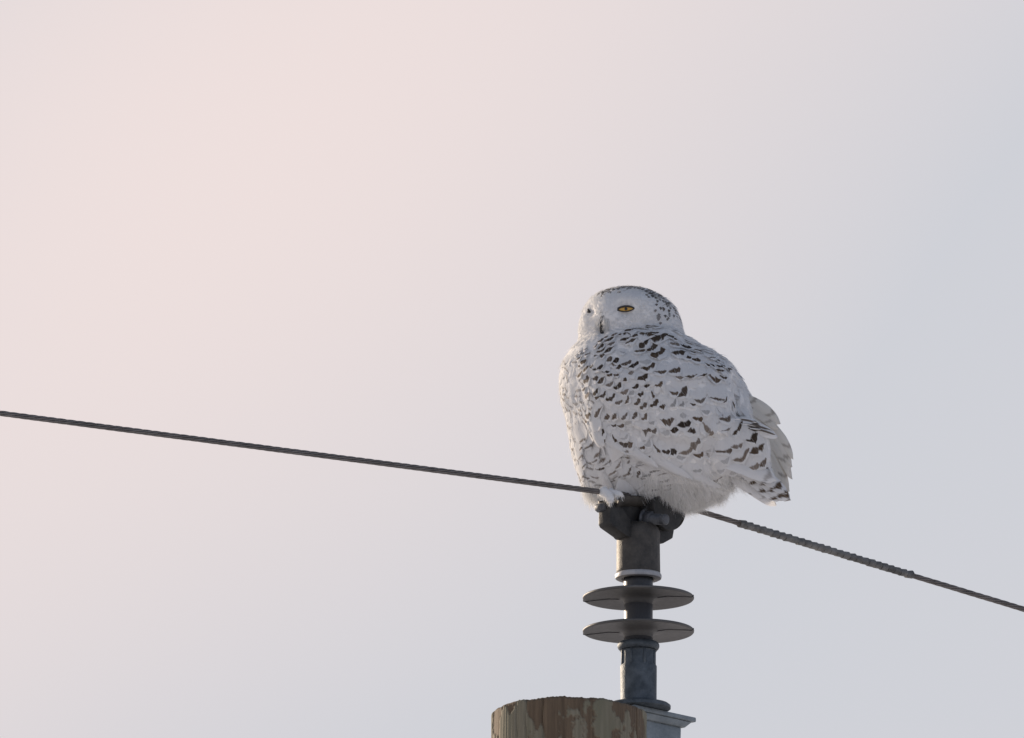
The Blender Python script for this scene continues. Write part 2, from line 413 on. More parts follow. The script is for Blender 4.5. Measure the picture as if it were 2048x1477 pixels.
bo = obj('bolt', [mt @ Vector(q) for q in v], f, M_bolt, clamp); shade_sharp(bo, 40)

# ------------------------------------------------------------------ conductor
wire = thing('overhead_conductor', 'grey twisted strand overhead conductor passing through the insulator clamp', 'power line')
def onplane(px, py):
    """where the sight line meets the vertical plane in which the conductor hangs"""
    d = (W(px, py, 0) - CAM).normalized()
    n_ = QD
    return CAM + d * ((-CAM.dot(n_)) / d.dot(n_))
A0, A1 = onplane(0, 827), onplane(1235, 988.5)
B0, B1 = onplane(1385, 1018.5), onplane(2048, 1219)
def cz(s, A, B):
    sa, sb = A.dot(LD), B.dot(LD)
    return A.z + (B.z - A.z) * (s - sa) / (sb - sa)
def cpt(s):
    zl = cz(s, A0, A1) - 0.00045 * 0; zr_ = cz(s, B0, B1)
    k = min(1, max(0, (s + 0.06) / 0.18)); k = k * k * (3 - 2 * k)
    za = zl * (1 - k) + zr_ * k
    return LD * s + ZD * za
PITCH, SR = 0.155, 0.00192
S0, S1, STEP = -4.5, 4.0, 0.0085
nS = int((S1 - S0) / STEP)
for k in range(7):
    path = []
    for i in range(nS + 1):
        s = S0 + STEP * i
        c = cpt(s); tg = (cpt(s + 0.004) - cpt(s - 0.004)).normalized()
        upv = QD.cross(tg).normalized()
        if upv.z < 0: upv = -upv
        a = -2 * math.pi * (s / PITCH) + k * math.pi / 3
        path.append(c if k == 6 else c + (QD * math.cos(a) + upv * -math.sin(a)) * (2 * SR))
    v, f = tube(path, SR, 6)
    obj('strand' if k < 6 else 'core_wire', v, f, M_strand, wire)
# armour tape wound round the conductor
sa, sb = onplane(1478, 1047).dot(LD), onplane(1824, 1151).dot(LD)
tape = bpy.data.objects.new('armour_wrap', None); C.objects.link(tape); tape.parent = wire
NT = 27
for k in range(NT):
    s = sa + (sb - sa) * (k + 0.5) / NT; hw = (sb - sa) / NT * 0.455
    c = cpt(s); tg = (cpt(s + 0.004) - cpt(s - 0.004)).normalized()
    upv = QD.cross(tg).normalized()
    tl = Vector([random.uniform(-.05, .05) for _ in range(3)])
    ax = (tg + tl + upv * 0.10 + QD * 0.1).normalized()
    r1 = 0.0078 + random.uniform(-0.0003, 0.0004); r0 = r1 - 0.0007
    if k in (0,): r1 += 0.0006; r0 += 0.0006
    if k == NT - 1: r1 += 0.0007; ax = (ax + upv * 0.10).normalized()
    e1 = (upv - ax * upv.dot(ax)).normalized(); e2 = ax.cross(e1)
    v, f = [], []
    prof = [(-hw, r0 - 0.003), (-hw, r0), (hw * 0.93, r1), (hw, r1 - 0.0004), (hw, r0 - 0.003)]
    for (dx, r) in prof:
        for j in range(20):
            a = 2 * math.pi * j / 20
            rr = r * (1 + 0.03 * noise.noise(Vector((math.cos(a) * 2, math.sin(a) * 2, k * 3.3))))
            v.append(c + ax * dx + (e1 * math.cos(a) + e2 * math.sin(a)) * rr)
    for i in range(len(prof)):
        i2 = (i + 1) % len(prof)
        for j in range(20):
            j2 = (j + 1) % 20
            f.append((i * 20 + j, i * 20 + j2, i2 * 20 + j2, i2 * 20 + j))
    shade_sharp(obj('tape_turn', v, f, M_tape, tape), 40)

# ================================================================== the owl
owl = thing('snowy_owl', 'white snowy owl with dark brown bars perched on the insulator clamp', 'owl')

# ---- plumage material: every feather carries its own bar as attributes
def plumage(name, base1, base2):
    m, t, b = newmat(name)
    L = t.links.new
    uv = N(t, 'ShaderNodeAttribute', attribute_name='fuv'); sx = N(t, 'ShaderNodeSeparateXYZ'); L(uv.outputs['Vector'], sx.inputs[0])
    a1 = N(t, 'ShaderNodeAttribute', attribute_name='bar'); s1 = N(t, 'ShaderNodeSeparateXYZ'); L(a1.outputs['Vector'], s1.inputs[0])    # position, half thickness, strength
    a2 = N(t, 'ShaderNodeAttribute', attribute_name='form'); s2 = N(t, 'ShaderNodeSeparateXYZ'); L(a2.outputs['Vector'], s2.inputs[0])   # slope, curve, seed
    a3 = N(t, 'ShaderNodeAttribute', attribute_name='tone'); s3 = N(t, 'ShaderNodeSeparateXYZ'); L(a3.outputs['Vector'], s3.inputs[0])   # brownness, period, half width
    def MA(op, *xs):
        n = N(t, 'ShaderNodeMath', operation=op)
        for i, x in enumerate(xs):
            if isinstance(x, (int, float)): n.inputs[i].default_value = x
            else: L(x, n.inputs[i])
        return n.outputs[0]
    u, v = sx.outputs[0], sx.outputs[1]                    # u in -1..1, v in 0..1
    cv = N(t, 'ShaderNodeCombineXYZ'); L(MA('MULTIPLY', u, 7.0), cv.inputs[0]); L(MA('MULTIPLY', v, 3.0), cv.inputs[1]); L(MA('MULTIPLY', s2.outputs[2], 91.0), cv.inputs[2])
    n1 = N(t, 'ShaderNodeTexNoise'); n1.inputs['Scale'].default_value = 1.0; n1.inputs['Detail'].default_value = 3; L(cv.outputs[0], n1.inputs['Vector'])
    cv2 = N(t, 'ShaderNodeCombineXYZ'); L(MA('MULTIPLY', u, 1.7), cv2.inputs[0]); L(MA('MULTIPLY', v, 1.5), cv2.inputs[1]); L(MA('MULTIPLY', s2.outputs[2], 37.0), cv2.inputs[2])
    n2 = N(t, 'ShaderNodeTexNoise'); n2.inputs['Scale'].default_value = 1.0; n2.inputs['Detail'].default_value = 1; L(cv2.outputs[0], n2.inputs['Vector'])
    au = MA('ABSOLUTE', u)
    line = MA('ADD', s1.outputs[0], MA('MULTIPLY', s2.outputs[0], u))
    line = MA('ADD', line, MA('MULTIPLY', s2.outputs[1], MA('POWER', au, 1.6)))
    line = MA('ADD', line, MA('MULTIPLY', MA('SUBTRACT', n1.outputs[0], 0.5), 0.10))
    d = MA('SUBTRACT', v, line)
    per = s3.outputs[1]
    d = MA('SUBTRACT', MA('FLOORED_MODULO', MA('ADD', d, MA('MULTIPLY', per, 0.5)), per), MA('MULTIPLY', per, 0.5))
    th = MA('MULTIPLY', s1.outputs[1], MA('MULTIPLY_ADD', n2.outputs[0], 2.4, -0.2))
    taper = MA('SUBTRACT', 1.0, MA('POWER', MA('MINIMUM', MA('DIVIDE', au, s3.outputs[2]), 1.0), 4.0))
    asym = MA('MULTIPLY', MA('SUBTRACT', s2.outputs[2], 0.35), 0.9)
    th = MA('MULTIPLY', th, MA('MULTIPLY', taper, MA('MULTIPLY_ADD', asym, u, 1.0)))
    e = MA('SUBTRACT', th, MA('ABSOLUTE', d))
    mr_ = N(t, 'ShaderNodeMapRange', interpolation_type='SMOOTHSTEP'); mr_.inputs[1].default_value = -0.030; mr_.inputs[2].default_value = 0.034
    L(e, mr_.inputs[0])
    # the pale quill crosses the bar
    quill = MA('LESS_THAN', au, 0.022)
    fac = MA('MULTIPLY', mr_.outputs[0], s1.outputs[2])
    fac = MA('MULTIPLY', fac, MA('MULTIPLY_ADD', quill, -0.4, 1.0))
    fac = MA('MULTIPLY', fac, MA('MULTIPLY_ADD', n1.outputs[0], 0.5, 0.80)); fac = MA('MINIMUM', fac, 1.0)
    br = N(t, 'ShaderNodeMix', data_type='RGBA'); br.inputs[6].default_value = (0.028, 0.023, 0.021, 1); br.inputs[7].default_value = (0.185, 0.125, 0.078, 1)
    L(s3.outputs[0], br.inputs[0])
    wv = N(t, 'ShaderNodeMix', data_type='RGBA'); wv.inputs[6].default_value = (*base1, 1); wv.inputs[7].default_value = (*base2, 1)
    L(n2.outputs[0], wv.inputs[0])
    cx = N(t, 'ShaderNodeMix', data_type='RGBA'); L(fac, cx.inputs[0]); L(wv.outputs[2], cx.inputs[6]); L(br.outputs[2], cx.inputs[7])
    L(cx.outputs[2], b.inputs['Base Color']); b.inputs['Roughness'].default_value = 0.75; b.inputs['Specular IOR Level'].default_value = 0.2
    # barbs: fine slanted relief
    cv3 = N(t, 'ShaderNodeCombineXYZ'); L(MA('MULTIPLY', MA('SUBTRACT', v, MA('MULTIPLY', au, 0.35)), 55.0), cv3.inputs[0]); L(MA('MULTIPLY', u, 2.0), cv3.inputs[1]); L(MA('MULTIPLY', s2.outputs[2], 17.0), cv3.inputs[2])
    n3 = N(t, 'ShaderNodeTexNoise'); n3.inputs['Scale'].default_value = 1.0; n3.inputs['Detail'].default_value = 2; L(cv3.outputs[0], n3.inputs['Vector'])
    bp = N(t, 'ShaderNodeBump'); bp.inputs['Strength'].default_value = 0.35; bp.inputs['Distance'].default_value = 0.0008
    L(n3.outputs[0], bp.inputs['Height']); L(bp.outputs[0], b.inputs['Normal'])
    tr = N(t, 'ShaderNodeBsdfTranslucent'); L(cx.outputs[2], tr.inputs[0])
    mxs = N(t, 'ShaderNodeMixShader'); mxs.inputs[0].default_value = 0.33
    L(b.outputs[0], mxs.inputs[1]); L(tr.outputs[0], mxs.inputs[2])
    L(mxs.outputs[0], t.nodes['Material Output'].inputs[0])
    return m
M_feather = plumage('white_barred_plumage', (0.76, 0.76, 0.77), (0.84, 0.835, 0.83))
M_quill = plumage('creamy_shaded_flight_plumage', (0.68, 0.645, 0.58), (0.78, 0.75, 0.70))  # creamy far-wing primaries, base colour also darkened for shade under the near wing
M_down = plumage('white_down', (0.80, 0.79, 0.77), (0.85, 0.845, 0.83))
m, t, b = newmat('skin_under_plumage'); M_skin = m
b.inputs['Base Color'].default_value = (0.72, 0.71, 0.70, 1); b.inputs['Roughness'].default_value = 0.9

# ---- body volume: head, trunk, folded wings and tail grown into one continuous skin
def loft(rows, seg=40, power=2.0):
    v, f = [], []
    for (py, xl, xr, fr, bk) in rows:
        xc, a, dc, b_ = (xl + xr) / 2, (xr - xl) / 2, (fr + bk) / 2, (bk - fr) / 2
        for j in range(seg):
            q = 2 * math.pi * j / seg
            cq, sq = math.cos(q), math.sin(q)
            cq = math.copysign(abs(cq) ** (2 / power), cq); sq = math.copysign(abs(sq) ** (2 / power), sq)
            v.append(W(xc + a * cq, py, dc + b_ * sq))
    n = len(rows)
    for i in range(n - 1):
        for j in range(seg):
            k = (j + 1) % seg
            f.append((i * seg + j, (i + 1) * seg + j, (i + 1) * seg + k, i * seg + k))
    f.append(tuple(range(seg))); f.append(tuple((n - 1) * seg + j for j in range(seg))[::-1])
    return v, f
INS = 4      # the skin lies a few millimetres inside the plumage outline
TR = [(656, 1245, 1345, -.088, -.03), (662, 1205, 1358, -.106, .02), (672, 1172, 1372, -.120, .06), (684, 1156, 1394, -.130, .09), (700, 1140, 1424, -.140, .115), (720, 1127, 1455, -.147, .13),
      (740, 1121, 1473, -.152, .14), (770, 1118, 1491, -.156, .145), (800, 1121, 1507, -.156, .145), (830, 1130, 1515, -.152, .14), (860, 1136, 1515, -.146, .13), (900, 1142, 1500, -.134, .12),
      (930, 1149, 1488, -.120, .11), (955, 1157, 1472, -.104, .10), (975, 1164, 1455, -.085, .09), (988, 1172, 1446, -.072, .078), (998, 1187, 1428, -.060, .066), (1006, 1215, 1408, -.052, .054), (1012, 1250, 1390, -.044, .04), (1016, 1300, 1372, -.034, .02)]
HD = [(574, 1242, 1270, -.015, .03), (578, 1220, 1292, -.040, .06), (586, 1196, 1312, -.062, .086), (598, 1180, 1332, -.078, .103), (614, 1169, 1350, -.086, .113), (634, 1162, 1359, -.089, .117), (655, 1158, 1365, -.088, .117), (675, 1157, 1369, -.082, .115), (695, 1157, 1372, -.07, .11), (715, 1170, 1360, -.05, .09)]
NW = [(835, 1400, 1500, -.13, -.08), (850, 1385, 1522, -.137, -.075), (880, 1400, 1537, -.134, -.075), (910, 1415, 1541, -.127, -.075), (935, 1440, 1544, -.116, -.075), (950, 1465, 1545, -.106, -.075), (960, 1495, 1543, -.098, -.08)]
FWG = [(785, 1440, 1488, -.03, .06), (803, 1448, 1505, -.034, .06), (817, 1452, 1530, -.036, .055), (832, 1456, 1546, -.036, .05), (848, 1458, 1550, -.036, .05), (862, 1462, 1546, -.036, .045), (885, 1466, 1561, -.036, .042), (910, 1474, 1572, -.036, .036), (930, 1482, 1571, -.036, .03), (955, 1500, 1567, -.036, .02), (980, 1525, 1560, -.032, .005)]
TL = [(930, 1430, 1520, -.075, -.035), (950, 1445, 1545, -.07, -.035), (968, 1475, 1558, -.064, -.038), (985, 1500, 1562, -.058, -.040), (998, 1530, 1562, -.053, -.042)]
LG = [(955, 1200, 1262, -.060, .0), (980, 1202, 1258, -.056, .0), (1000, 1205, 1252, -.056, -.01), (1010, 1212, 1246, -.054, -.02), (1014, 1220, 1240, -.05, -.03)]
V, F = [], []
for rows in (TR, HD, NW, FWG, TL, LG):
    v, f = loft(rows); o_ = len(V)
    V += v; F += [tuple(i + o_ for i in q) for q in f]
tmp = obj('tmp', V, F, M_skin)
md = tmp.modifiers.new('r', 'REMESH'); md.mode = 'VOXEL'; md.voxel_size = 0.0045
md = tmp.modifiers.new('s', 'SMOOTH'); md.factor = 0.5; md.iterations = 6
dg = bpy.context.evaluated_depsgraph_get()
me = bpy.data.meshes.new_from_object(tmp.evaluated_get(dg))
bpy.data.objects.remove(tmp)
def interp(pts, x):
    if x <= pts[0][0]: return pts[0][1]
    for (x0, y0), (x1, y1) in zip(pts, pts[1:]):
        if x <= x1: return y0 + (y1 - y0) * (x - x0) / (x1 - x0)
    return pts[-1][1]
SHOULDER = [(1150, 692), (1180, 680), (1205, 669), (1240, 657), (1300, 654), (1370, 660)]
WINGLOW = [(1170, 850), (1185, 872), (1205, 893), (1250, 908), (1300, 928), (1360, 952), (1420, 972), (1480, 978)]
def sst(a, b_, x):
    k = min(1, max(0, (x - a) / (b_ - a))); return k * k * (3 - 2 * k)
def gauss(dx, dy, s): return math.exp(-(dx * dx + dy * dy) / (2 * s * s))
me.update()
nrm = [v.normal.copy() for v in me.vertices]
for v, n in zip(me.vertices, nrm):
    px, py, dp = pix(v.co)
    fc = -n.dot(FW)
    if not (py < interp(SHOULDER, px) + 6):
        v.co += n * ((0.0030 * noise.noise(v.co * 26) + 0.0010 * noise.noise(v.co * 60)) * (0.5 + 0.5 * sst(1170, 1220, px)))
    if fc > 0.0:
        k = min(1, fc * 2.5)
        if py < interp(SHOULDER, px) + 6:      # face relief
            off = -0.010 * gauss(px - 1251, py - 620, 13) - 0.010 * gauss(px - 1178, (py - 624) * 0.8, 8)
            off += 0.007 * gauss((px - 1212) * 1.0, (py - 628) * 0.55, 11)
            off += 0.005 * gauss((px - 1262) * 0.5, py - 600, 8)
            off -= 0.006 * gauss((px - 1206) * 1.3, (py - 660), 7)
            v.co += n * off * k
        elif px < 1480:                        # the folded wing lies proud of the flank
            lo = interp(WINGLOW, px)
            ins_ = sst(6, -16, py - lo) * sst(1145, 1212, px) * sst(1480, 1440, px) * sst(690, 760, py)
            v.co += n * 0.020 * ins_ * k
            s1_ = interp([(1190, 790), (1240, 830), (1290, 856), (1350, 872), (1400, 880), (1450, 862), (1490, 850)], px) + 6 * noise.noise(Vector((px * 0.03, 0, 0)))
            v.co += n * 0.009 * sst(5, -7, py - s1_) * sst(1185, 1240, px) * sst(1485, 1440, px) * sst(730, 800, py) * k
            s2_ = interp([(1185, 735), (1250, 765), (1330, 775), (1400, 765), (1450, 745)], px) + 6 * noise.noise(Vector((px * 0.03, 5, 0)))
            v.co += n * 0.005 * sst(5, -7, py - s2_) * sst(1180, 1230, px) * sst(1450, 1400, px) * sst(690, 720, py) * k
            # groove between the back and the far wing
            gx = interp([(740, 1432), (800, 1466), (860, 1494), (900, 1515)], py)
            v.co -= n * 0.018 * math.exp(-((px - gx - 12) / 11.0) ** 2) * sst(735, 790, py) * sst(900, 860, py) * k
body = bpy.data.objects.new('body', me); me.name = 'body'; C.objects.link(body); body.parent = owl
me.materials.clear(); me.materials.append(M_skin)
me.polygons.foreach_set('use_smooth', [True] * len(me.polygons)); me.update()
bvh = BVHTree.FromPolygons([v.co.copy() for v in me.vertices], [tuple(p.vertices) for p in me.polygons])
VN = [v.normal.copy() for v in me.vertices]
from mathutils.kdtree import KDTree
kd = KDTree(len(me.vertices))
for i, v in enumerate(me.vertices): kd.insert(v.co, i)
kd.balance()
def snormal(p):
    s = Vector((0, 0, 0))
    for (co_, i, d) in kd.find_n(p, 6): s += VN[i]
    return s.normalized()
def hit(px, py):
    d = (W(px, py, 0) - CAM).normalized()
    r = bvh.ray_cast(CAM, d, 100)
    return r[0]

# ---- feathers
class Plume:
    def __init__(s): s.v, s.f, s.uv, s.bar, s.form, s.tone = [], [], [], [], [], []
    def build(s, name, mat, parent):
        o = obj(name, s.v, s.f, mat, parent)
        for nm, dat in (('fuv', s.uv), ('bar', s.bar), ('form', s.form), ('tone', s.tone)):
            a = o.data.attributes.new(nm, 'FLOAT_VECTOR', 'POINT')
            a.data.foreach_set('vector', [c for q in dat for c in q])
        return o
NOBAR = ((0.8, 0.0, 0.0), (0.0, 0.0), (0.5, 10.0, 1.0))
def widthprof(v, tipw=0.0):
    a = 0.42 + 0.58 * sst(0.0, 0.45, v)
    if v > 0.62:
        a *= max(0.0, 1 - ((v - 0.62) / 0.38) ** 2.3) ** 0.5
    return max(a, 0.06)
def feather(P, org, T, Wd, L, base=-0.002, lift=0.004, camber=0.0012, bar=None, nu=5, nv=7, jag=0.05, snap=True, bend=0.0, nrm_=None):
    """org: root; T: direction of growth; conforming to the body's surface"""
    if bar is None: bar = NOBAR
    seed = random.random()
    Nn = nrm_ or snormal(org)
    T = (T - Nn * T.dot(Nn)).normalized(); B = Nn.cross(T)
    k0 = len(P.v)
    for i in range(nv + 1):
        v = i / nv
        for j in range(nu):
            u = -1 + 2 * j / (nu - 1)
            hw = Wd * 0.5 * widthprof(v)
            ed = 1.0
            if abs(u) == 1: ed = 1 + jag * random.uniform(-1.2, 0.8)
            vv = v
            if i == nv: vv += jag * random.uniform(-0.5, 0.5)
            p = org + T * (L * vv) + B * (u * hw * ed + bend * L * 4 * v * (1 - v))
            off = base + (lift - base) * (v ** 1.3) + camber * (1 - u * u) * sst(0, .4, v)
            if snap:
                q = bvh.find_nearest(p)[0]; n2 = snormal(q)
                p = q + n2 * off
            else:
                p = p + Nn * off
            P.v.append(p); P.uv.append((u, v, 0)); P.bar.append(bar[0]); P.form.append((bar[1][0], bar[1][1], seed)); P.tone.append(bar[2])
    for i in range(nv):
        for j in range(nu - 1):
            a = k0 + i * nu + j
            P.f.append((a, a + 1, a + nu + 1, a + nu))
FLOW = [(1130, 720, -112), (1120, 790, -95), (1140, 880, -85), (1160, 960, -78), (1180, 715, -110), (1200, 760, -72), (1250, 690, -68), (1330, 690, -85), (1400, 705, -80), (1450, 740, -68), (1500, 800, -58),
        (1250, 780, -58), (1330, 780, -64), (1400, 800, -68), (1250, 860, -48), (1330, 880, -60), (1400, 900, -58), (1460, 890, -55), (1520, 900, -62), (1540, 950, -58), (1220, 930, -52), (1260, 965, -50),
        (1320, 980, -80), (1400, 985, -65), (1550, 850, -58), (1572, 930, -80), (1200, 985, -70), (1520, 985, -38)]
def flowang(px, py):
    sx_ = sy_ = 0
    for (x, y, a) in FLOW:
        w = 1 / (((px - x) ** 2 + (py - y) ** 2) + 150) ** 1.5
        sx_ += w * math.cos(RAD(a)); sy_ += w * math.sin(RAD(a))
    return math.atan2(sy_, sx_)
def onsurf(ang, n):
    """direction lying in the surface whose view direction on the picture is ang"""
    e = RT * math.cos(ang) + UP * math.sin(ang)
    vn = FW.dot(n)
    if abs(vn) < 0.35:
        t_ = e - n * e.dot(n)
        return t_.normalized()
    t_ = e - FW * (e.dot(n) / vn)
    return t_.normalized()
EYE = (1251, 618.5)
ishead = lambda px, py: py < interp(SHOULDER, px) + 2
def direction(p, n):
    px, py, dp = pix(p)
    if ishead(px, py):
        return onsurf(math.atan2(-(py - 634), px - 1215), n), px, py, dp
    return onsurf(flowang(px, py), n), px, py, dp

CROWN = [(1170, 595), (1200, 582), (1230, 574), (1258, 570), (1300, 578), (1340, 605), (1369, 655)]
def crown(px, py):
    dd = py - interp(CROWN, px)
    if px < 1195: return 0.0 if not (1176 < px < 1190 and dd < 5) else 0.5
    if px < 1250: return 0.75 if dd < 8 else (0.25 if dd < 13 else 0)
    if px < 1275: return 0.75 if dd < 9 else 0
    if px < 1335: return 0.95 if dd < 9 + 4 * sst(1275, 1300, px) else (0.3 if dd < 19 else 0)
    return 0.6 if dd < 10 and py < 640 else 0.0
def blotch(p): return noise.noise(p * 120) * 1.1 + 0.5
# 1. ground coat of contour feathers
idx = list(range(len(me.vertices))); random.shuffle(idx)
grid = {}
def sparse_ok(p, r):
    c = 0.012
    k = (int(p.x / c), int(p.y / c), int(p.z / c)); R = int(r / c) + 1
    for a in range(-R, R + 1):
        for b_ in range(-R, R + 1):
            for d in range(-R, R + 1):
                for (q, rq) in grid.get((k[0] + a, k[1] + b_, k[2] + d), ()):
                    if (q - p).length < r: return False
    grid.setdefault(k, []).append((p, r)); return True
PB, PH = Plume(), Plume()
for i in idx:
    p = me.vertices[i].co; n = VN[i]
    T, px, py, dp = direction(p, n)
    front = n.dot(FW) < 0.15
    if ishead(px, py):
        de = math.hypot(px - EYE[0], (py - EYE[1]) * 1.4)
        if front and math.hypot(px - EYE[0], (py - EYE[1]) * 2.0) < 19: continue
        if not sparse_ok(p, 0.0052): continue
        bar = None
        if front:
            pr = crown(px, py) * min(1.2, max(0, 3.2 * blotch(p) - 1.0))
            if random.random() < pr:
                bar = ((0.62, 0.42, random.uniform(0.7, 0.95)), (0, 0), (random.random() * .4, 10., 1.3))
        elif py < 640 and random.random() < 0.4:
            bar = ((0.75, 0.2, 0.8), (0, 0), (0.4, 10., 1.0))
        feather(PH, p - T * 0.006, T, random.uniform(0.006, 0.0085), random.uniform(0.012, 0.016), base=-0.001, lift=random.uniform(0.0008, 0.0022), camber=0.0004, nu=3, nv=4, jag=0.18, bar=bar)
    else:
        low = py > 960 and 1265 < px < 1470
        br = px < 1190 and py > 690
        r = 0.0135 if br else 0.0105 if py < 720 else (0.012 if low else 0.0135)
        if not sparse_ok(p, r): continue
        bar = None; L = random.uniform(0.036, 0.05); Wd = random.uniform(0.022, 0.03); lift = random.uniform(0.0006, 0.0018)
        if br:
            L = random.uniform(0.046, 0.066); Wd = random.uniform(0.022, 0.030); lift = random.uniform(0.0006, 0.0020)
            if random.random() < (0.8 if px > 1135 else .5):
                bar = ((random.uniform(.72, .86), random.uniform(0.03, 0.055), random.uniform(0.45, 0.8)), (random.uniform(-.05, .16), random.uniform(-.12, 0.05)), (random.uniform(.4, 1), 10., 1.0))
        elif front and px < 1345 and 905 < py < 985 and py > interp(WINGLOW, px) + 6:
            L = random.uniform(0.034, 0.046); Wd = random.uniform(0.022, 0.03); lift = random.uniform(0.001, 0.0025)
            if random.random() < 0.75 * sst(1345, 1290, px):
                bar = ((random.uniform(.66, .84), random.uniform(0.04, 0.065), random.uniform(0.5, 0.8)), (random.uniform(-.04, .06), random.uniform(-.05, 0.05)), (random.uniform(.1, .6), 10., 1.2))
        elif front and not low and py > 720 and random.random() < 0.22:
            bar = ((random.uniform(.6, .84), random.uniform(0.04, 0.09), random.uniform(0.12, 0.28)), (random.uniform(-.08, .1), random.uniform(-.12, 0.0)), (random.uniform(0, .3), 10., .9))
        elif not front and not low:
            if random.random() < 0.6:
                bar = ((0.78, 0.07, 0.9), (random.uniform(-.05, .05), -.1), (random.random(), 10., 1.0))
        elif low:
            L = random.uniform(0.03, 0.045); Wd = random.uniform(0.014, 0.022); lift = random.uniform(0.002, 0.007)
        elif py < 720:
            L *= 0.75; Wd *= 0.7
        feather(PB, p - T * (L * 0.4), T, Wd, L, base=-0.002, camber=0.0006, lift=lift, bar=bar, nu=5, nv=6, jag=0.05)
SPOTS = [(245, 235, 80), (255, 275, 50), (400, 215, 70), (470, 200, 60), (580, 200, 75), (560, 160, 70), (640, 160, 70), (720, 135, 60), (860, 140, 80), (910, 180, 60), (1000, 190, 90), (1070, 205, 110), (1150, 245, 100), (1210, 250, 80), (1290, 270, 90), (1270, 345, 55),
 (1330, 310, 50), (1400, 345, 65), (1490, 400, 55), (1490, 455, 50), (1550, 500, 50), (1435, 590, 42), (1490, 605, 60), (1600, 640, 50), (1610, 720, 62), (1400, 725, 45), (1400, 780, 80), (1580, 795, 55), (1530, 750, 40), (1700, 745, 40), (1435, 900, 42), (1350, 520, 35),
 (1330, 640, 30), (1630, 590, 40), (1730, 640, 45), (600, 268, 55), (1420, 420, 45), (1600, 520, 40), (1370, 450, 35)]
for (X, Y, w) in SPOTS:
    p = hit(1180 + X / 10.24, 560 + Y / 10.24)
    if p is None: continue
    n = snormal(p); T = direction(p, n)[0]; w = w / 10240
    L = max(0.010, 2.0 * w)
    feather(PH, p - T * (L * 0.62), T, max(0.006, w * 1.7), L, base=0.0, lift=0.0030, camber=0.0006, nu=5, nv=6, jag=0.08, bar=((0.62, 0.30, random.uniform(.6, .9)), (0.05, -.05), (random.random() * .4, 10., 0.95)))
o = PB.build('contour_feathers', M_feather, owl); o['kind'] = 'stuff'
o = PH.build('head_feathers', M_feather, owl); o['kind'] = 'stuff'

